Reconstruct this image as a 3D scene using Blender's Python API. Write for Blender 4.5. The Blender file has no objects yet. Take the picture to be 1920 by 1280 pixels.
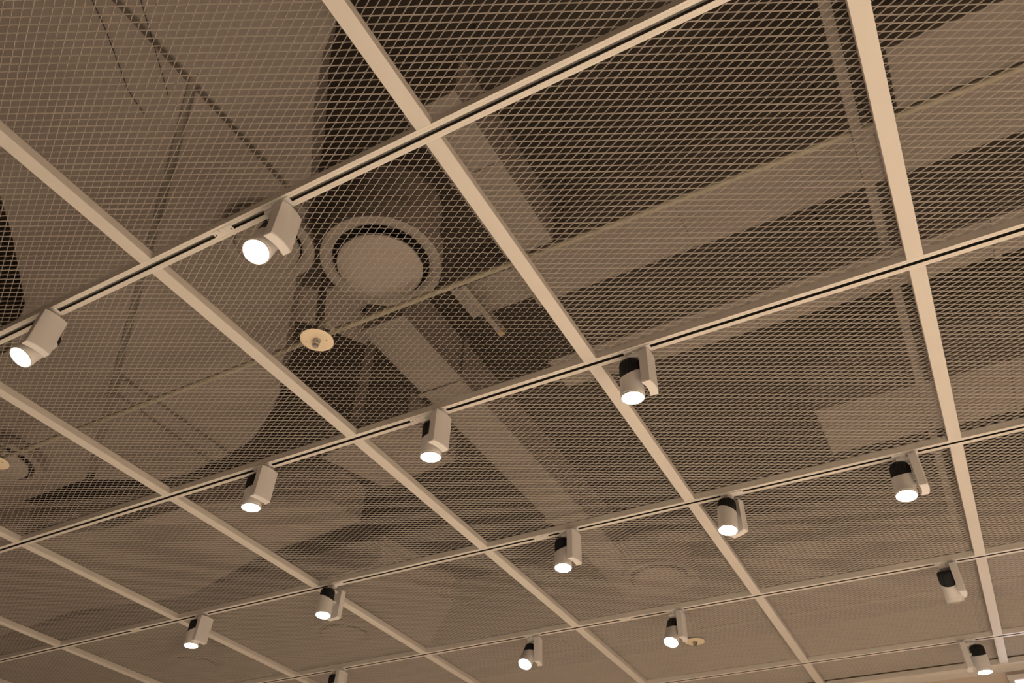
import bpy, bmesh, math, random
from mathutils import Vector, Matrix
random.seed(7)
C = bpy.context.scene.collection
CZ = 3.30                      # height of the underside of the ceiling grid above the floor

# ------------------------------------------------------------------ camera, world, light, exposure
cam_d = bpy.data.cameras.new('camera'); cam = bpy.data.objects.new('camera', cam_d); C.objects.link(cam)
cam_d.sensor_width = 36.0; cam_d.lens = 36.0 * 1458.452 / 1920.0
cam_d.clip_start = 0.05; cam_d.clip_end = 60
RX = Vector((0.87694838, 0.47942318, 0.03339092))
RY = Vector((-0.298361, 0.59758796, -0.74422399))
RZ = Vector((-0.37675225, 0.64268347, 0.66709497))
m = Matrix.Identity(4)
for i in range(3):
    m[i][0] = RX[i]; m[i][1] = -RY[i]; m[i][2] = -RZ[i]
m[0][3], m[1][3], m[2][3] = -0.24236577, 0.15493098, CZ - 1.6851184
cam.matrix_world = m
bpy.context.scene.camera = cam

sc = bpy.context.scene
sc.view_settings.view_transform = 'Standard'; sc.view_settings.look = 'None'
sc.view_settings.gamma = 1.0; sc.view_settings.use_curve_mapping = False
sc.view_settings.exposure = 1.55
sc.cycles.max_bounces = 6; sc.cycles.diffuse_bounces = 4; sc.cycles.glossy_bounces = 2
sc.cycles.sample_clamp_indirect = 4.0
sc.cycles.caustics_reflective = False; sc.cycles.caustics_refractive = False

w = bpy.data.worlds.new('room_air'); sc.world = w; w.use_nodes = True
w.node_tree.nodes['Background'].inputs[0].default_value = (1.0, 0.8, 0.62, 1)
w.node_tree.nodes['Background'].inputs[1].default_value = 0.008

LAMP_COL = (1.0, 0.90, 0.785)
def spot(name, loc, direction, power, cone=100, blend=1.0, parent=None, r=0.03):
    d = bpy.data.lights.new(name, 'SPOT'); d.energy = power; d.color = LAMP_COL
    d.spot_size = math.radians(cone); d.spot_blend = blend; d.shadow_soft_size = r
    o = bpy.data.objects.new(name, d); C.objects.link(o)
    if parent: o.parent = parent
    o.location = loc
    o.rotation_euler = Vector(direction).to_track_quat('-Z', 'Y').to_euler()
    return o
# bare spots added outside the frame for bounce light (z just below the grid)
for (x, y, p) in ((1.2,1,130),(2.1,1,130),(1.1,2,130),(2.1,2,120),(1.4,3,110),(1.2,4,80),(0.5,0.3,60),(1.5,0.2,60),(-0.9,0.2,25),
                  (-4.6,1,45),(-5.2,2.0,45),(-6.2,3,45),(-5.4,4,50),(-7.0,2,30)):
    spot('added_spot_light', (x, y, CZ - 0.17), (0, 0, -1), p, cone=80)

# ------------------------------------------------------------------ materials
def mat(name, col, rough=0.5, metal=0.0, bump=0.0, bscale=200, noise=0.0, nscale=6, emit=None, estr=0.0, spec=0.5):
    M = bpy.data.materials.new(name); M.use_nodes = True
    nt = M.node_tree; b = nt.nodes['Principled BSDF']
    b.inputs['Base Color'].default_value = (*col, 1); b.inputs['Roughness'].default_value = rough
    b.inputs['Metallic'].default_value = metal; b.inputs['Specular IOR Level'].default_value = spec
    if noise or bump:
        tc = nt.nodes.new('ShaderNodeTexCoord')
    if noise:
        n = nt.nodes.new('ShaderNodeTexNoise'); n.inputs['Scale'].default_value = nscale; n.inputs['Detail'].default_value = 6
        nt.links.new(tc.outputs['Object'], n.inputs['Vector'])
        r = nt.nodes.new('ShaderNodeMapRange'); r.inputs[3].default_value = 1 - noise; r.inputs[4].default_value = 1 + noise
        nt.links.new(n.outputs['Fac'], r.inputs[0])
        mx = nt.nodes.new('ShaderNodeVectorMath'); mx.operation = 'SCALE'; mx.inputs[0].default_value = col
        nt.links.new(r.outputs[0], mx.inputs['Scale']); nt.links.new(mx.outputs[0], b.inputs['Base Color'])
    if bump:
        n2 = nt.nodes.new('ShaderNodeTexNoise'); n2.inputs['Scale'].default_value = bscale; n2.inputs['Detail'].default_value = 3
        nt.links.new(tc.outputs['Object'], n2.inputs['Vector'])
        bp = nt.nodes.new('ShaderNodeBump'); bp.inputs['Strength'].default_value = bump; bp.inputs['Distance'].default_value = 0.002
        nt.links.new(n2.outputs['Fac'], bp.inputs['Height']); nt.links.new(bp.outputs[0], b.inputs['Normal'])
    if emit:
        b.inputs['Emission Color'].default_value = (*emit, 1); b.inputs['Emission Strength'].default_value = estr
    return M
M_bar = mat('cream_powder_coat', (0.74, 0.705, 0.665), 0.55, bump=0.10, bscale=500, noise=0.02, nscale=9)
M_track = mat('track_white_enamel', (0.80, 0.77, 0.73), 0.35, noise=0.02, nscale=12)
M_slot = mat('track_black_insert', (0.012, 0.010, 0.009), 0.5)
M_bed = mat('track_grey_bed', (0.30, 0.28, 0.27), 0.5)
M_mesh = mat('mesh_powder_coat', (0.52, 0.48, 0.445), 0.5, noise=0.04, nscale=5)
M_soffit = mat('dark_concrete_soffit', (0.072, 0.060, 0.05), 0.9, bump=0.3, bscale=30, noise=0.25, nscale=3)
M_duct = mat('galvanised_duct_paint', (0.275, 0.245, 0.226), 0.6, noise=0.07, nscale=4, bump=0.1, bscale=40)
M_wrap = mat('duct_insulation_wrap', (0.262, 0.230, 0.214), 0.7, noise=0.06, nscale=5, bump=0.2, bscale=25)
M_tape = mat('dark_seam_tape', (0.16, 0.14, 0.12), 0.7)  # one even dark tone for duct seams and clip marks
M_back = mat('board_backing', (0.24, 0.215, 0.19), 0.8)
M_wallfar = mat('dark_unseen_wall', (0.30, 0.22, 0.16), 0.7, noise=0.1, nscale=2)  # brown chosen to dim the bounce from the unseen front and left walls
M_diff = mat('diffuser_white', (0.365, 0.33, 0.305), 0.5, noise=0.03, nscale=8)
M_throat = mat('diffuser_throat_black', (0.015, 0.015, 0.016), 0.6)
M_pipe = mat('ivory_pipe_paint', (0.38, 0.35, 0.275), 0.5, noise=0.04, nscale=20)
M_steel = mat('sprinkler_steel', (0.45, 0.43, 0.42), 0.35, metal=0.8)
M_disc = mat('sprinkler_cover_ivory', (0.86, 0.74, 0.56), 0.5, noise=0.02, nscale=30)
M_dark = mat('small_dark_hole', (0.02, 0.018, 0.015), 0.8)
M_lamp = mat('spotlight_white_body', (0.86, 0.845, 0.85), 0.42, bump=0.08, bscale=700)
M_sink = mat('spotlight_black_heat_sink', (0.012, 0.014, 0.018), 0.55)
M_rim = mat('spotlight_glass_rim', (0.80, 0.78, 0.70), 0.25)
M_lens = mat('spotlight_lit_lens', (0.9, 0.9, 0.9), 0.3, emit=(1.0, 0.93, 0.84), estr=14.0)
M_lens_off = mat('spotlight_unlit_lens', (0.25, 0.24, 0.22), 0.15)
M_wall = mat('warm_plaster_wall', (0.70, 0.60, 0.52), 0.8, bump=0.1, bscale=60, noise=0.03, nscale=2)
M_floor = mat('pale_oak_floor', (0.70, 0.595, 0.475), 0.5, noise=0.06, nscale=1.2)
M_glass = mat('clerestory_lit_pane', (0.8, 0.84, 0.95), 0.2, emit=(0.80, 0.86, 1.0), estr=0.55)
M_copper = mat('brass_fitting', (0.50, 0.36, 0.22), 0.5, metal=0.2)

# ------------------------------------------------------------------ helpers
def bm_box(bm, x0, x1, y0, y1, z0, z1):
    vs = [bm.verts.new(p) for p in ((x0,y0,z0),(x1,y0,z0),(x1,y1,z0),(x0,y1,z0),(x0,y0,z1),(x1,y0,z1),(x1,y1,z1),(x0,y1,z1))]
    for f in ((0,3,2,1),(4,5,6,7),(0,1,5,4),(1,2,6,5),(2,3,7,6),(3,0,4,7)):
        bm.faces.new([vs[i] for i in f])
def bm_cyl(bm, r0, r1, z0, z1, n=32, cx=0, cy=0, cap0=True, cap1=True):
    a = [bm.verts.new((cx+r0*math.cos(2*math.pi*i/n), cy+r0*math.sin(2*math.pi*i/n), z0)) for i in range(n)]
    b = [bm.verts.new((cx+r1*math.cos(2*math.pi*i/n), cy+r1*math.sin(2*math.pi*i/n), z1)) for i in range(n)]
    for i in range(n):
        bm.faces.new((a[i], a[(i+1)%n], b[(i+1)%n], b[i]))
    if cap0: bm.faces.new(a[::-1])
    if cap1: bm.faces.new(b)
def bm_lathe(bm, prof, n=40, cx=0, cy=0):
    rings = [[bm.verts.new((cx+r*math.cos(2*math.pi*i/n), cy+r*math.sin(2*math.pi*i/n), z)) for i in range(n)] for r, z in prof]
    for a, b in zip(rings, rings[1:]):
        for i in range(n):
            bm.faces.new((a[i], a[(i+1)%n], b[(i+1)%n], b[i]))
    return rings
def bm_prism(bm, pts, z0, z1):
    a = [bm.verts.new((x, y, z0)) for x, y in pts]; b = [bm.verts.new((x, y, z1)) for x, y in pts]
    n = len(pts)
    bm.faces.new(a[::-1]); bm.faces.new(b)
    for i in range(n): bm.faces.new((a[i], a[(i+1)%n], b[(i+1)%n], b[i]))
def bm_tube(bm, pts, r, n=14):
    pts = [Vector(p) for p in pts]; rings = []
    for i, p in enumerate(pts):
        d = (pts[min(i+1, len(pts)-1)] - pts[max(i-1, 0)]).normalized()
        a = d.cross(Vector((0.13, 0.21, 0.97))).normalized(); b = d.cross(a)
        rings.append([bm.verts.new(p + r*(math.cos(2*math.pi*k/n)*a + math.sin(2*math.pi*k/n)*b)) for k in range(n)])
    for A, B in zip(rings, rings[1:]):
        for k in range(n): bm.faces.new((A[k], A[(k+1)%n], B[(k+1)%n], B[k]))
    bm.faces.new(rings[0][::-1]); bm.faces.new(rings[-1])
def finish(bm, name, material, parent=None, loc=(0,0,0), bevel=0.0, smooth=False, segs=2):
    bmesh.ops.recalc_face_normals(bm, faces=bm.faces)
    if bevel:
        bmesh.ops.bevel(bm, geom=[e for e in bm.edges if len(e.link_faces) == 2 and e.calc_face_angle(0) > 0.6], offset=bevel, segments=segs, affect='EDGES', profile=0.6)
    me = bpy.data.meshes.new(name); bm.to_mesh(me); bm.free()
    me.materials.append(material)
    if smooth:
        for p in me.polygons: p.use_smooth = True
        me.set_sharp_from_angle(angle=math.radians(38))
    o = bpy.data.objects.new(name, me); C.objects.link(o)
    if parent: o.parent = parent
    o.location = loc
    return o
def empty(name, loc):
    o = bpy.data.objects.new(name, None); C.objects.link(o); o.location = loc; o.empty_display_size = 0.1
    return o
def tag(o, label, cat, group=None):
    o['label'] = label; o['category'] = cat
    if group: o['group'] = group
    return o
def struct(o, label=None):
    o['kind'] = 'structure'
    if label: o['label'] = label
    return o

# grid lines, as measured: bar centre lines (x) and track centre lines (y)
XB = [2.0, 1.0, 0.0, -1.0076, -1.9993, -2.9945, -3.9989, -4.9998, -6.0, -7.0]
YT = [-2.0, -1.0, 0.0, 0.9994, 1.9989, 2.9971, 3.9959, 5.0087]
YEND = 5.46
BW = 0.0222          # half width of bars
TW = 0.0218          # half width of tracks
BH = 0.026           # their height; the mesh lies on top

# ------------------------------------------------------------------ setting: room shell
x0r, x1r, y0r, y1r = -8.2, 3.2, -3.6, 5.50
def shell(name, box, material, label=None):
    bm = bmesh.new(); bm_box(bm, *box); return struct(finish(bm, name, material), label)
floor = struct(empty('floor', (0, 0, 0)), 'pale oak plank floor of the room below the ceiling')
HT = CZ + 1.3
wb = shell('wall_back', (x0r-.15, x1r+.15, y1r, y1r+.15, 0, HT), M_wall, 'warm beige plaster wall meeting the ceiling at lower right')
wf = shell('wall_front', (x0r-.15, x1r+.15, y0r-.15, y0r, 0, HT), M_wallfar, 'unseen wall behind the camera, made dark brown to bounce less light')
wl = shell('wall_left', (x0r-.15, x0r, y0r, y1r, 0, HT), M_wallfar, 'unseen wall on the left side, made dark brown to bounce less light')
wr = shell('wall_right', (x1r, x1r+.15, y0r, y1r, 0, HT), M_wall, 'warm beige plaster wall on the right side')
bm = bmesh.new(); bm_box(bm, x0r-.15, x1r+.15, y0r-.15, y1r+.15, -0.12, -0.022); finish(bm, 'screed', M_floor, floor)
# planks
plank_meshes = []
for k in range(3):
    bm = bmesh.new(); bm_box(bm, 0.002, 1.898, 0.0015, 0.1985, -0.022, 0.0)
    o = finish(bm, 'floor_plank', M_floor); plank_meshes.append(o.data); bpy.data.objects.remove(o)
ny = int((y1r - y0r) / 0.2)
cnt = 0
for j in range(ny + 1):
    for i in range(6):
        xs = x0r + i * 1.9; ys = y0r + j * 0.2
        if ys + 0.2 > y1r + 0.11 or cnt >= 300: continue
        o = bpy.data.objects.new('floor_plank', plank_meshes[0]); C.objects.link(o); o.parent = floor
        o.location = (xs, ys, 0); cnt += 1

# window at the far lower right of the wall
win = struct(empty('window_1', (0.46, y1r, CZ - 0.30)), 'pale lit clerestory pane in a light frame at lower right corner')
bm = bmesh.new()
bm_box(bm, -0.47, 0.47, -0.030, 0.0, 0.215, 0.245); bm_box(bm, -0.47, 0.47, -0.030, 0.0, -0.245, -0.215)
bm_box(bm, -0.47, -0.44, -0.030, 0.0, -0.215, 0.215); bm_box(bm, 0.44, 0.47, -0.030, 0.0, -0.215, 0.215)
finish(bm, 'window_frame', M_bar, win, bevel=0.003)
bm = bmesh.new(); bm_box(bm, -0.44, 0.44, -0.012, -0.002, -0.215, 0.215); finish(bm, 'pane', M_glass, win)

# perimeter angle along the wall head
bm = bmesh.new()
bm_box(bm, x0r, x1r, 5.435, y1r, CZ - 0.002, CZ + 0.006)
bm_box(bm, x0r, x1r, y1r - 0.006, y1r, CZ - 0.030, CZ - 0.002)
bm_box(bm, x0r, x1r, 5.435, 5.441, CZ + 0.006, CZ + 0.026)
struct(finish(bm, 'trim_1', M_bar), 'cream perimeter angle strip between the ceiling mesh and the wall')

# ------------------------------------------------------------------ ceiling: soffit, bars, expanded-metal panels
ceiling = struct(empty('ceiling', (0, 0, CZ)), 'suspended ceiling of expanded metal mesh panels in a cream bar grid below a dark soffit')
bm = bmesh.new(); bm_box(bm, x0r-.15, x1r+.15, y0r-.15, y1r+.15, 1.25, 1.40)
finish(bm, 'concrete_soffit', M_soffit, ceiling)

def bar_mesh(length):
    bm = bmesh.new(); bm_box(bm, -BW, BW, 0, length, 0, BH)
    o = finish(bm, 'frame_bar', M_bar, bevel=0.0012); me = o.data; bpy.data.objects.remove(o); return me
for x in XB:
    for a, b in zip(YT, YT[1:] + [YEND]):
        L = (b - TW if b != YEND else YEND - 0.026) - (a + TW)
        o = bpy.data.objects.new('frame_bar', bar_mesh(L)); C.objects.link(o); o.parent = ceiling
        o.location = (x, a + TW, 0)

LWD, SWD = 0.0431, 0.0215
def mesh_panel(wx, wy, name='mesh_panel'):
    hx = LWD / 2; hy = SWD / 2
    nx = int(wx / hx); nj = int(wy / hy)
    ox = -nx * hx / 2; oy = -nj * hy / 2
    W, T, A, B = 0.0027, 0.0013, math.radians(52), 0.0048
    u = (math.cos(A), -math.sin(A)); n = (math.sin(A), math.cos(A))
    V = []; F = []
    for j in range(nj):
        base = len(V); st = []
        for k in range(nx + 1):
            up = (k + j) % 2
            yc = oy + (j + up) * hy + (-(W/2)*u[0] if up else (W/2)*u[0])
            zc = (-(W/2)*u[1] if up else (W/2)*u[1])
            xc = ox + k * hx
            for dx in ((-B/2, B/2) if 0 < k < nx else ((0, B/2) if k == 0 else (-B/2, 0))):
                st.append((xc + dx, yc, zc))
        for (x, y, z) in st:
            for su, sn in ((-1,-1),(1,-1),(1,1),(-1,1)):
                V.append((x, y + su*W/2*u[0] + sn*T/2*n[0], z + su*W/2*u[1] + sn*T/2*n[1]))
        for s in range(len(st) - 1):
            p = base + 4*s
            for e in range(4):
                F.append((p+e, p+4+e, p+4+(e+1)%4, p+(e+1)%4))
    me = bpy.data.meshes.new(name); me.from_pydata(V, [], F); me.materials.append(M_mesh); me.update()
    return me
P_full = mesh_panel(0.984, 0.974); P_edge = mesh_panel(0.984, 0.405)
ZM = BH + 0.0030
for i in range(len(XB) - 1):
    xc = (XB[i] + XB[i+1]) / 2
    for j in range(len(YT)):
        if j < len(YT) - 1:
            me, yc = P_full, (YT[j] + YT[j+1]) / 2
        else:
            me, yc = P_edge, (YT[-1] + 0.002 + 5.434) / 2
        o = bpy.data.objects.new('mesh_panel', me); C.objects.link(o); o.parent = ceiling
        o.location = (xc, yc, ZM)
        if XB[i] < -1.0 and XB[i] > -1.1 and abs(YT[j] - 0.9994) < .01:
            o.rotation_euler = (0, 0, math.pi)
            o['label'] = 'mesh panel laid the other way round, more open to look through'

# ------------------------------------------------------------------ lighting tracks
# (label, gaps are closed by adapters and connectors that are things of their own)
def track(y, label):
    xa, xb = -7.6, 2.6
    r = empty('lighting_track', (0, y, CZ)); tag(r, label, 'light track', 'lighting tracks crossing the ceiling')
    # extruded section: lips, slot and two fine grooves per face
    prof = [(-TW,0),(-0.0152,0),(-0.0150,0.0007),(-0.0142,0.0007),(-0.0140,0),(-0.0066,0),(-0.0062,0.0006),(-0.0078,0.0008),(-0.0078,0.0165),
            (0.0078,0.0165),(0.0078,0.0008),(0.0062,0.0006),(0.0066,0),(0.0140,0),(0.0142,0.0007),(0.0150,0.0007),(0.0152,0),(TW,0),
            (TW,BH),(-TW,BH)]
    bm = bmesh.new()
    a = [bm.verts.new((xa, p, z)) for p, z in prof]; b = [bm.verts.new((xb, p, z)) for p, z in prof]
    n = len(prof)
    for i in range(n): bm.faces.new((a[i], a[(i+1)%n], b[(i+1)%n], b[i]))
    finish(bm, 'rail', M_track, r)
    bm = bmesh.new()
    bm_box(bm, xa, xb, -0.0077, -0.0061, 0.0010, 0.0140); bm_box(bm, xa, xb, 0.0061, 0.0077, 0.0010, 0.0140)
    o = finish(bm, 'conductor_insert', M_slot, r); o['label'] = 'black insert inside the track slot'
    bm = bmesh.new(); bm_box(bm, xa, xb, -0.0077, 0.0077, 0.0141, 0.0164)
    finish(bm, 'slot_bed', M_bed, r)
    return r
track(YT[2], 'white lighting track just above the frame, nearest to the camera')
track(YT[3], 'topmost white lighting track, carrying the two lamps tilted towards the viewer')
track(YT[4], 'second white lighting track from the top, carrying three lamps')
track(YT[5], 'third white lighting track from the top, carrying five lamps')
track(YT[6], 'fourth white lighting track, with the unlit lamp and two sprinkler-side lamps')
track(YT[7], 'lowest white lighting track, nearest to the wall')

def connector(x, y, label):
    r = empty('track_connector', (x, y, CZ)); tag(r, label, 'connector', 'flat joint covers on the lighting tracks')
    bm = bmesh.new(); bm_box(bm, -0.036, 0.036, -0.0125, 0.0125, -0.0016, -0.0001)
    finish(bm, 'cover_plate', M_track, r, bevel=0.0006)
    for s in (-1, 1):
        bm = bmesh.new(); bm_cyl(bm, 0.0022, 0.0022, -0.0022, -0.0014, 12, s*0.028, 0.001)
        o = finish(bm, 'screw', M_dark, r); o['label'] = 'small dark screw'
        bm = bmesh.new(); bm_box(bm, s*0.010-0.0004, s*0.010+0.0004, -0.011*1, -0.004, -0.0019, -0.0015)
        finish(bm, 'clip_mark', M_tape, r)
connector(-1.705, YT[3], 'joint cover on the topmost track, left of its right lamp')
connector(-1.705, YT[4], 'joint cover on the second track, left of its middle lamp')
connector(-1.708, YT[5], 'joint cover on the third track, just left of the lower centre lamp')
connector(-1.712, YT[6], 'joint cover on the fourth track, left of the lamp beside the sprinkler')
connector(-4.335, YT[5], 'joint cover on the third track, at far left beyond the left lamp')

# ------------------------------------------------------------------ spotlights
def arc_section(r_off0, r_off1, half, sag, n=9):
    pts = []
    for k in range(n):
        t = -1 + 2*k/(n-1); pts.append((r_off1 + sag*(1 - t*t), t*half))
    for k in range(n):
        t = 1 - 2*k/(n-1); pts.append((r_off0 + sag*(1 - t*t), t*half))
    return pts
SPOTS = []
def spotlight(x0, y, yaw, tilt, label, lens=None, lit=True, cut_dir=240, cut=0.58, power=42, ybox=0.012, cone=80):
    """x0,y: drum axis on the track; yaw of gear box about it (deg); tilt=(ax,ay) lean of the lamp head (deg)"""
    r = empty('track_spotlight', (x0, y, CZ)); tag(r, label, 'spotlight', 'track spotlights')
    th = math.radians(yaw); ct, s_ = math.cos(th), math.sin(th)
    def rot(o): o.rotation_euler = (0, 0, th); return o
    # adapter lies in the track direction
    sx = 1 if abs(((yaw + 180) % 360) - 180) < 120 else -1
    bm = bmesh.new(); bm_box(bm, min(-0.008*sx, 0.084*sx), max(-0.008*sx, 0.084*sx), -0.0150, 0.0150, -0.0045, -0.0001)
    finish(bm, 'track_adapter', M_lamp, r, bevel=0.0010)
    # swivel neck and cheek plate
    nx_, ny_ = (0.030*sx, 0.0)
    bm = bmesh.new(); bm_cyl(bm, 0.0135, 0.0125, -0.016, -0.0045, 24, nx_, ny_)
    bx, by = 0.036*ct - 0.010*s_, 0.036*s_ + 0.010*ct
    finish(bm, 'swivel_neck', M_lamp, r, smooth=True)
    bm = bmesh.new(); bm_box(bm, 0.004, 0.048, -0.012, 0.018, -0.027, -0.0155)
    rot(finish(bm, 'cheek_arm', M_lamp, r, bevel=0.003))
    # gear box, curved round the lamp head
    bm = bmesh.new(); bm_prism(bm, [(a, b + ybox) for a, b in arc_section(0.0465, 0.0745, 0.0395, 0.0065)], -0.1480, -0.0150)
    g = rot(finish(bm, 'gear_box', M_lamp, r, bevel=0.0010))
    bm = bmesh.new(); bm_prism(bm, [(a, b + ybox) for a, b in arc_section(0.0475, 0.0735, 0.0385, 0.0065)], -0.1500, -0.1480)
    rot(finish(bm, 'end_cover', M_lamp, r))
    # head: axis along n from pivot
    ax, ay = math.radians(tilt[0]), math.radians(tilt[1])
    nv = Vector((math.tan(ax), math.tan(ay), -1)).normalized()
    LX, LY = (lens if lens else (x0, y))
    lc = Vector((LX - x0, LY - y, -0.165))          # lens centre, relative to root
    q = Vector((0, 0, -1)).rotation_difference(nv)
    # lamp head frame: lens at local z = 0, body rises to z = +0.14
    def head(bm, name, material, smooth=True, bevel=0.0):
        o = finish(bm, name, material, r, smooth=smooth, bevel=bevel)
        o.rotation_mode = 'QUATERNION'; o.rotation_quaternion = q; o.location = lc; return o
    cd = math.radians(cut_dir); N = 48
    # cylinder cut on a slant at the top
    bm = bmesh.new(); R1 = 0.0385
    def ring(rr, zf):
        return [bm.verts.new((rr*math.cos(2*math.pi*i/N), rr*math.sin(2*math.pi*i/N), zf(2*math.pi*i/N))) for i in range(N)]
    ztop = lambda a: 0.091 + cut*R1*(-math.cos(a - cd))
    rs = [ring(R1-0.0030, lambda a: 0.004), ring(R1, lambda a: 0.0062), ring(R1, lambda a: 0.0185), ring(R1-0.0006, lambda a: 0.0190), ring(R1-0.0006, ztop), ring(R1-0.0030, ztop)]
    for A_, B_ in zip(rs, rs[1:]):
        for i in range(N): bm.faces.new((A_[i], A_[(i+1)%N], B_[(i+1)%N], B_[i]))
    bm.faces.new(rs[-1])
    hd = head(bm, 'lamp_head', M_lamp)
    # heat sink: ribbed black cylinder with a shouldered top
    bm = bmesh.new(); K = 96
    def rib(rr, z, depth):
        return [bm.verts.new(((rr - (depth if (i//2) % 2 else 0))*math.cos(2*math.pi*i/K), (rr - (depth if (i//2) % 2 else 0))*math.sin(2*math.pi*i/K), z)) for i in range(K)]
    rs = [rib(0.0365, 0.052, 0.0), rib(0.0365, 0.066, 0.0012), rib(0.0365, 0.124, 0.0030), rib(0.0335, 0.1335, 0.0036), rib(0.026, 0.138, 0.0030), rib(0.012, 0.138, 0.0)]
    for A_, B_ in zip(rs, rs[1:]):
        for i in range(K): bm.faces.new((A_[i], A_[(i+1)%K], B_[(i+1)%K], B_[i]))
    bm.faces.new(rs[-1]); bm.faces.new(rs[0][::-1])
    hs = head(bm, 'heat_sink', M_sink, smooth=False); hs['label'] = 'black ribbed heat sink'
    # pivot pin between box and head
    piv = lc + (q @ Vector((0, 0, 0.095)))
    tgt = Vector((0.056*ct - ybox*s_, 0.056*s_ + ybox*ct, piv.z))
    bm = bmesh.new(); bm_tube(bm, [piv + 0.030*(tgt - piv).normalized(), tgt], 0.007, 12)
    finish(bm, 'pivot', M_lamp, r, smooth=True)
    bm = bmesh.new(); bm_lathe(bm, [(0.0355,0.0042),(0.0375,0.0040),(0.0380,0.0015),(0.0372,0.0),(0.0350,0.0),(0.0345,0.0030)], 48)
    head(bm, 'rim', M_rim)
    bm = bmesh.new(); bm_cyl(bm, 0.0352, 0.0352, 0.0012, 0.0030, 48)
    ln = head(bm, 'lens', M_lens if lit else M_lens_off, smooth=False); ln['label'] = 'glowing white lens' if lit else 'unlit lens'
    if lit:
        s = spot('spot_beam', lc + nv*0.006, nv, power, cone=cone, parent=r)
        SPOTS.append(s)
    return r
T1, T2, T3, T4, T5 = YT[3:8]
spotlight(-1.540, T1, 0, (4,-16), 'lit white spotlight on the top track beside the round diffuser, tilted to the viewer', lens=(-1.536,1.008), cut_dir=250, ybox=0.022)
spotlight(-2.505, T1, -4, (-4,-20), 'lit white spotlight at the left edge on the top track, tilted to the viewer', lens=(-2.501,1.003), cut_dir=250, ybox=0.012)
spotlight(-1.667, T2, -10, (0,4), 'lit white spotlight on the second track, middle one of its three lamps', lens=(-1.653,2.029), cut_dir=235, ybox=0.012)
spotlight(-0.887, T2, 0, (-1.5,4), 'lit white spotlight on the second track just right of the bar through the picture centre', lens=(-0.887,2.026), cut_dir=240, ybox=0.022)
spotlight(-2.498, T2, -8, (2,4), 'lit white spotlight on the second track, left of the others on that track', lens=(-2.491,2.020), cut_dir=235, ybox=0.014)
spotlight(-1.608, T3, -6, (2,-5), 'lit white spotlight on the third track in the lower centre', lens=(-1.606,3.004), cut_dir=240, ybox=0.004)
spotlight(-0.875, T3, 60, (-4,-7), 'lit white spotlight right of centre on the third track, gear box turned behind it', lens=(-0.873,2.980), cut_dir=10, cut=0.32, ybox=0.004)
spotlight(-0.215, T3, 2, (-4,-7), 'large lit white spotlight at the right, on the third track near the rightmost bar', lens=(-0.217,3.003), cut_dir=255, cut=0.56, ybox=0.012)
spotlight(-2.915, T3, 84, (4,-5), 'lit white spotlight left of centre on the third track, gear box turned behind it', lens=(-2.903,2.975), cut_dir=5, cut=0.42, ybox=-0.002)
spotlight(-3.850, T3, -8, (4,0), 'lit white spotlight at lower left with its broad gear box side to the viewer', lens=(-3.832,3.002), cut_dir=240, ybox=0.022)
spotlight(-2.308, T4, 12, (-2,-32), 'lit white spotlight low in the centre, lens turned to the viewer, no sprinkler near', lens=(-2.301,3.960), cut_dir=250, ybox=0.008)
spotlight(-1.476, T4, 2, (-6,-24), 'lit white spotlight with a round sprinkler disc directly to its right', lens=(-1.474,3.980), cut_dir=250, ybox=0.006)
spotlight(-0.184, T4, 2, (1,25), 'unlit white spotlight at lower right pointing away to the wall', lens=(-0.160,4.040), lit=False, cut_dir=268, cut=0.60, ybox=0.006)
spotlight(-0.120, T5, 184, (0,0), 'lit white spotlight in the bottom right corner with its gear box on the left', lens=(-0.120,5.024), cut_dir=265, cut=0.45, ybox=0.0)
spotlight(-3.676, T4, -2, (2,0), 'white spotlight cut off by the bottom edge, only gear box top and heat sink showing', lens=(-3.670,4.006), cut_dir=240, ybox=0.004)

# ------------------------------------------------------------------ sprinklers
PY, PZ, PR = 1.571, 0.12, 0.0105
def sprinkler(x, y, label, pipe=True):
    r = empty('sprinkler', (x, y, CZ + 0.022)); tag(r, label, 'sprinkler', 'sprinklers under the mesh')
    bm = bmesh.new(); rs = bm_lathe(bm, [(0.010,0.0015),(0.050,0.0012),(0.0555,0.0002),(0.0560,-0.0006),(0.0550,-0.0012),(0.045,-0.0014),(0.010,-0.0016)], 48)
    bm.faces.new(rs[0]); bm.faces.new(rs[-1][::-1])
    o = finish(bm, 'cover_disc', M_disc, r, smooth=True); o['label'] = 'round ivory cover disc'
    for (sx, sy) in ((-0.036, -0.012), (0.030, 0.014)):
        bm = bmesh.new(); bm_cyl(bm, 0.0018, 0.0018, -0.0022, -0.0012, 10, sx, sy)
        finish(bm, 'rivet', M_dark, r)
    bm = bmesh.new(); rs = bm_lathe(bm, [(0.013,-0.0012),(0.013,-0.007),(0.0105,-0.008),(0.0105,-0.017),(0.0118,-0.0175),(0.0118,-0.020),(0.0095,-0.021),(0.0095,-0.029),(0.0080,-0.031),(0.003,-0.0315)], 28)
    bm.faces.new(rs[-1][::-1])
    finish(bm, 'nozzle', M_steel, r, smooth=True)
    bm = bmesh.new(); bm_cyl(bm, 0.0030, 0.0030, -0.0025, 0.0, 10)
    o = finish(bm, 'inlet_hole', M_dark, r, loc=(0.009, -0.006, -0.012))
    o.rotation_euler = (math.radians(90), 0, math.radians(40))
    top = PZ - 0.022
    bm = bmesh.new(); bm_tube(bm, [(0,0,0.0016),(0,0,top-0.02),(0,0.006,top-0.006),(0,0.02,top),(0,max(0.03, PY-y-0.002) if pipe else 0.09,top)], 0.009, 14)
    finish(bm, 'drop_pipe', M_pipe, r, smooth=True)
    return r
sprinkler(-1.784, 1.503, 'round ivory sprinkler disc with grey nozzle below the air diffuser')
sprinkler(-3.485, 1.497, 'round ivory sprinkler disc cut by the left edge of the photo')
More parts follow.
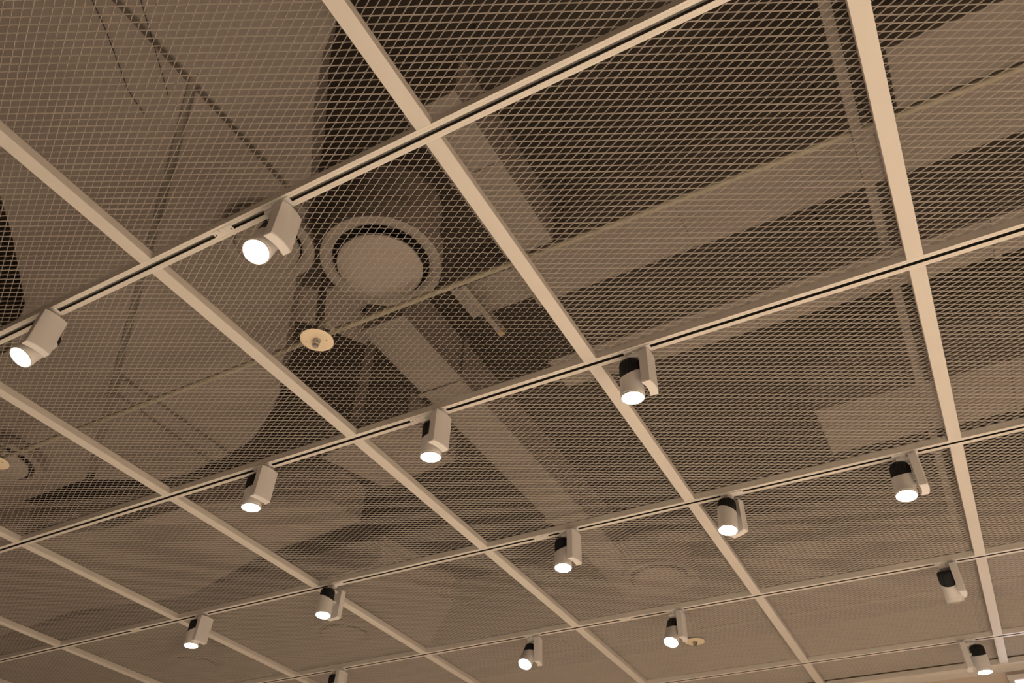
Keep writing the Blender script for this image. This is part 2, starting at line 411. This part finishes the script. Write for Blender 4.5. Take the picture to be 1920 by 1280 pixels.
sprinkler(-1.499, 4.492, 'small round sprinkler disc beside a spotlight at the bottom', pipe=False)

# ------------------------------------------------------------------ services above the mesh
def z(h): return CZ + h
# sprinkler main
bm = bmesh.new(); bm_tube(bm, [(-6.5, PY, z(PZ)), (-2, PY, z(PZ)), (2.5, PY, z(PZ))], PR, 16)
pm = finish(bm, 'sprinkler_pipe', M_pipe, smooth=True); tag(pm, 'thin ivory sprinkler pipe running above the mesh past the round diffuser', 'pipe')
bm = bmesh.new(); bm_tube(bm, [(-5.5, 4.585, z(PZ)), (-1, 4.585, z(PZ)), (2.5, 4.585, z(PZ))], PR, 16)
pm2 = finish(bm, 'sprinkler_pipe', M_pipe, smooth=True); tag(pm2, 'thin ivory sprinkler pipe above the mesh near the wall', 'pipe')
# hanging channel
r = empty('hanging_channel', (-0.056, -1.5, z(0.095))); tag(r, 'thin painted steel channel above the mesh, left of the rightmost bar', 'channel')
bm = bmesh.new(); bm_box(bm, -0.013, 0.013, 0, 6.9, 0, 0.0025); bm_box(bm, -0.013, -0.0105, 0, 6.9, 0.0025, 0.022); bm_box(bm, 0.0105, 0.013, 0, 6.9, 0.0025, 0.022)
finish(bm, 'channel', M_wrap, r)
for yy in (0.6, 2.1, 3.6, 5.1):
    bm = bmesh.new(); bm_tube(bm, [(0, yy, 0.002), (0, yy, 1.155)], 0.004, 8); finish(bm, 'hanger_rod', M_steel, r)

def hung_box(name, label, cat, boxes, seams=(), hangers=(), material=None, part='duct_body', group=None):
    r = empty(name, (boxes[0][0], boxes[0][2], z(boxes[0][4]))); tag(r, label, cat, group)
    ox, oy, oz = boxes[0][0], boxes[0][2], boxes[0][4]
    for b in boxes:
        bm = bmesh.new(); bm_box(bm, b[0]-ox, b[1]-ox, b[2]-oy, b[3]-oy, b[4]-oz, b[5]-oz)
        finish(bm, part, material or M_duct, r, bevel=0.006)
    for s in seams:
        bm = bmesh.new(); bm_box(bm, s[0]-ox, s[1]-ox, s[2]-oy, s[3]-oy, s[4]-oz, s[5]-oz)
        finish(bm, 'flange', M_tape if len(s) > 6 and s[6] == 'd' else M_duct, r, bevel=0.001)
    for hx_, hy_, hz_ in hangers:
        bm = bmesh.new(); bm_tube(bm, [(hx_-ox, hy_-oy, hz_-oz), (hx_-ox, hy_-oy, 1.25-oz)], 0.005, 8); finish(bm, 'hanger_rod', M_steel, r)
    return r
# long duct parallel to the tracks
H = 0.40
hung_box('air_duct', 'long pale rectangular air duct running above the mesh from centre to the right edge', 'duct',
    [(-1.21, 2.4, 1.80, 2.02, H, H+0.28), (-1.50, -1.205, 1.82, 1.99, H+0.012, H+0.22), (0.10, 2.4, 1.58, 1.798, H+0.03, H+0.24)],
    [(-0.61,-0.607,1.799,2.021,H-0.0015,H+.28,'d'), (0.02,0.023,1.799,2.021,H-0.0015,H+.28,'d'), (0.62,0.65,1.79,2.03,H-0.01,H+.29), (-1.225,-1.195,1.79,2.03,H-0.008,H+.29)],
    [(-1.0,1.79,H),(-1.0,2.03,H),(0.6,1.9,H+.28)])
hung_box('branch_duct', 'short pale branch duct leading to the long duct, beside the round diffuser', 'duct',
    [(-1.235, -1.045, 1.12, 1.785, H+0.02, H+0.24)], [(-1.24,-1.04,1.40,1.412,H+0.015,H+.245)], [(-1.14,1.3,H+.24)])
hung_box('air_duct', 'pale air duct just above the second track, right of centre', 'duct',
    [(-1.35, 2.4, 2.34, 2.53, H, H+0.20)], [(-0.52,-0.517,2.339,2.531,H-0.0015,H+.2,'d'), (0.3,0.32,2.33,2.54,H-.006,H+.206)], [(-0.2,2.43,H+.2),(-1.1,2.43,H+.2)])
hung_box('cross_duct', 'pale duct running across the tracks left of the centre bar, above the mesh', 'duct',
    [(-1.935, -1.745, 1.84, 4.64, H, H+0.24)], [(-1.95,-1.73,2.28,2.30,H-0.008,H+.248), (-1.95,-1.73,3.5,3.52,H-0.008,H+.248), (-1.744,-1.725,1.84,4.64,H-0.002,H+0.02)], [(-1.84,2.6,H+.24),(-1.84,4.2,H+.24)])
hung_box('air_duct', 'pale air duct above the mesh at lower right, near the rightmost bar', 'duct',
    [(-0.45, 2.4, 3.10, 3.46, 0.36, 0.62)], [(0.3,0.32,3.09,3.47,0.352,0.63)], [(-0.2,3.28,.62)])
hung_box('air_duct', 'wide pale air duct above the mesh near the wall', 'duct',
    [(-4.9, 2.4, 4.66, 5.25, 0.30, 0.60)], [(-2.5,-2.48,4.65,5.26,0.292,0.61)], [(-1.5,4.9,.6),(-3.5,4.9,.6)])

# insulated boards, upper left
K = 1.0265
def up(pts): return [(-0.2424 + (x + 0.2424)*K, 0.1549 + (y - 0.1549)*K) for x, y in pts]
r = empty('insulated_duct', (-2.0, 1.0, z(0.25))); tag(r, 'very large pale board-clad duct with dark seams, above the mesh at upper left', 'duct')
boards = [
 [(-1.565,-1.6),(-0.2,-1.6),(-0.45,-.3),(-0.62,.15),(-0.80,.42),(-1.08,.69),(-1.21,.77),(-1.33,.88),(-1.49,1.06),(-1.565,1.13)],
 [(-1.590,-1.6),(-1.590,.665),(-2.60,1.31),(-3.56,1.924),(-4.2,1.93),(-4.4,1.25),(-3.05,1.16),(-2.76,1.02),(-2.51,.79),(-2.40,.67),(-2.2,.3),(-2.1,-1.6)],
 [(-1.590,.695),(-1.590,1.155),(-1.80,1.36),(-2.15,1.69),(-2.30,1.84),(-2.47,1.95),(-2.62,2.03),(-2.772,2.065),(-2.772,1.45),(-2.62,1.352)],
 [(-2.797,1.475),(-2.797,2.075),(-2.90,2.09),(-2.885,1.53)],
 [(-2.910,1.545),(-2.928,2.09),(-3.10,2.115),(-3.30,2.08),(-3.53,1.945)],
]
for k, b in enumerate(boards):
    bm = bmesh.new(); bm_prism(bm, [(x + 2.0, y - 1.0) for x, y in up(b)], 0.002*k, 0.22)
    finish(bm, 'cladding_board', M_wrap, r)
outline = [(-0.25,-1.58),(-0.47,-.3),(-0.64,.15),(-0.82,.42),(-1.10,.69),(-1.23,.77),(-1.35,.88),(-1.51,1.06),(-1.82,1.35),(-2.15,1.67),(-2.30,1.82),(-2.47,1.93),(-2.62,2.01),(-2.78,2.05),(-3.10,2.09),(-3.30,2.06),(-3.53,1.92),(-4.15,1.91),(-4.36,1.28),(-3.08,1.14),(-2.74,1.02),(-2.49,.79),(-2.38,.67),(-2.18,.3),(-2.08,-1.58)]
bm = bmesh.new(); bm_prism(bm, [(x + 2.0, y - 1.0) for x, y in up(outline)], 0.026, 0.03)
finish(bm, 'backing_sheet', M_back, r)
for hx_, hy_ in ((-1.4, .4), (-2.0, .5), (-2.2, 1.3), (-3.7, 1.6), (-1.2,-1.0)):
    bm = bmesh.new(); bm_tube(bm, [(hx_+2, hy_-1, 0.21), (hx_+2, hy_-1, 1.0)], 0.006, 8); finish(bm, 'hanger_rod', M_steel, r)
# wires lying loosely under the boards
def wire(pts, label):
    bm = bmesh.new(); bm_tube(bm, pts, 0.0012, 6); o = finish(bm, 'loose_wire', M_dark, smooth=True); tag(o, label, 'wire')
wire([(-1.62,.30,z(.247)),(-1.70,.47,z(.243)),(-1.79,.62,z(.246)),(-1.81,.70,z(.247))], 'thin dark wire above the mesh at upper left, left one of two')
wire([(-1.52,.40,z(.247)),(-1.62,.56,z(.243)),(-1.70,.68,z(.247))], 'thin dark wire above the mesh at upper left, right one of two')

# further boards to the lower left
def flat_duct(name, label, pts, h0, h1, group=None):
    r = empty(name, (pts[0][0], pts[0][1], z(h0))); tag(r, label, 'duct', group)
    bm = bmesh.new(); bm_prism(bm, [(x-pts[0][0], y-pts[0][1]) for x, y in pts], 0, h1-h0); finish(bm, 'duct_body', M_wrap, r)
    cx = sum(p[0] for p in pts)/len(pts) - pts[0][0]; cy = sum(p[1] for p in pts)/len(pts) - pts[0][1]
    bm = bmesh.new(); bm_tube(bm, [(cx, cy, h1-h0-.01), (cx, cy, 1.25-h0)], 0.006, 8); finish(bm, 'hanger_rod', M_steel, r)
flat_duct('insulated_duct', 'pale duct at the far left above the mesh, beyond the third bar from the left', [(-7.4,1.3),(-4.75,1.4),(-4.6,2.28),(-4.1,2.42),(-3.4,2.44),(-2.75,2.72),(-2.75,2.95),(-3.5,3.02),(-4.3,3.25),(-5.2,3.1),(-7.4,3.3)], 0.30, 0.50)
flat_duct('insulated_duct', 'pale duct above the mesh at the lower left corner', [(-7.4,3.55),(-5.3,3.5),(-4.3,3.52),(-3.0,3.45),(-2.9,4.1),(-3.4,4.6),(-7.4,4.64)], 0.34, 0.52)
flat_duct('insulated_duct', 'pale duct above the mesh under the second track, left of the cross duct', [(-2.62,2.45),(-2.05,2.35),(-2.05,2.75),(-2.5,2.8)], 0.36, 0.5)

# round diffusers
def diffuser(cx, cy, h, R, rd, label, gap=0.030, disc=True, plenum=0.30, dz=0.0, dx=0.0, dy=0.0, mt=None):
    mt = mt or M_diff
    r = empty('air_diffuser', (cx, cy, z(h))); tag(r, label, 'air diffuser', 'round ceiling air diffusers')
    bm = bmesh.new()
    bm_lathe(bm, [(R, 0.012),(R, 0.004),(R-0.010, 0.0),(R-0.030, 0.002),(R-0.040, 0.010),(rd+gap+0.004, 0.034),(rd+gap, min(0.050, plenum*.5)),(rd+gap, min(0.10, plenum-.002)),(R-0.004,min(0.10, plenum-.002)),(R, 0.012)], 64)
    finish(bm, 'outer_ring', M_duct, r, smooth=True)
    bm = bmesh.new(); bm_cyl(bm, rd+gap-0.002, rd+gap-0.002, min(0.06, plenum-.004), min(0.16, plenum-.001), 48); o = finish(bm, 'throat', M_throat, r, smooth=True); o['label'] = 'black opening behind the disc'
    if disc:
        bm = bmesh.new(); rs = bm_lathe(bm, [(0.001,-0.012),(rd*.6,-0.011),(rd-0.006,-0.008),(rd,-0.003),(rd,0.004),(rd-0.02,0.012),(0.001,0.014)], 56)
        finish(bm, 'centre_disc', mt, r, loc=(dx, dy, dz), smooth=True)
        bm = bmesh.new(); bm_cyl(bm, 0.010, 0.010, 0.010+dz, min(0.10, plenum-.002), 12); finish(bm, 'spindle', M_steel, r)
    if plenum > 0.11:
        bm = bmesh.new(); bm_cyl(bm, R*0.88, R*0.88, 0.101, plenum, 48); finish(bm, 'plenum_box', M_duct, r, smooth=True)
    if plenum > 0.28:
        bm = bmesh.new(); bm_tube(bm, [(0,0,0.29),(0,0,1.25-h)], 0.006, 8); finish(bm, 'hanger_rod', M_steel, r)
diffuser(-1.512, 1.443, 0.20, 0.200, 0.141, 'large round air diffuser with a dark crescent gap, seen through the open mesh panel', dz=-0.014, dx=0.0, dy=0.0)
diffuser(-1.800, 1.215, 0.205, 0.150, 0.104, 'smaller round air outlet behind the lamp tilted to the viewer', gap=0.006, plenum=0.042, mt=M_wrap)
diffuser(-1.515, 4.03, 0.20, 0.205, 0.14, 'round air diffuser faintly seen above the mesh at lower right of centre', plenum=0.20, mt=M_wrap)
diffuser(-3.62, 3.96, 0.20, 0.205, 0.14, 'round air diffuser faintly seen above the mesh at the bottom left of centre', plenum=0.13, mt=M_wrap)
diffuser(-4.95, 3.98, 0.20, 0.205, 0.14, 'round air diffuser faintly seen above the mesh at the bottom left', plenum=0.13, mt=M_wrap)
diffuser(-3.82, 1.64, 0.195, 0.200, 0.14, 'round air diffuser above the mesh at the left edge', plenum=0.05)
# junction bracket near the long duct's left end
r = empty('duct_bracket', (-1.40, 1.90, z(0.335))); tag(r, 'small pale bracket with a brass end hanging under the long duct', 'bracket')
bm = bmesh.new(); bm_box(bm, -0.012, 0.012, -0.14, 0.13, 0, 0.03); finish(bm, 'arm', M_duct, r, bevel=0.002)
bm = bmesh.new(); bm_box(bm, -0.012, 0.012, 0.131, 0.155, 0, 0.03); o = finish(bm, 'tip', M_copper, r); o['label'] = 'brass tip'
bm = bmesh.new(); bm_tube(bm, [(0, 0, 0.03), (0, 0, 0.0715)], 0.004, 8); finish(bm, 'hanger_rod', M_steel, r)

# vertical strap hangers
def strap(x, y, wd, label, top=1.25, rz=0.0):
    bm = bmesh.new(); bm_box(bm, -wd/2, wd/2, -0.0015, 0.0015, 0.0, top - 0.034)
    bm_box(bm, -wd/2, wd/2, 0.0015, 0.030, 0.0, 0.003)
    o = finish(bm, 'hanger_strap', M_duct, loc=(x, y, z(0.034))); o.rotation_euler = (0, 0, rz); tag(o, label, 'hanger')
strap(-2.00, 1.985, 0.040, 'flat vertical hanger strap above the mesh, left of the cross duct', top=0.517, rz=0.5)
# small ducts between the very large duct and the cross duct, with a slit between them
flat_duct('insulated_duct', 'small pale duct above the mesh between lamp and sprinkler, left of the slit',
          [(-2.42,1.60),(-2.270,1.733),(-2.180,1.815),(-2.035,1.662),(-2.137,1.56),(-2.25,1.47)], 0.52, 0.66)
flat_duct('insulated_duct', 'small pale duct above the mesh below the round diffuser, right of the slit',
          [(-2.158,1.848),(-2.129,1.902),(-2.058,2.026),(-1.955,2.02),(-1.955,1.83),(-1.86,1.80),(-1.93,1.69),(-2.000,1.672)], 0.52, 0.66)
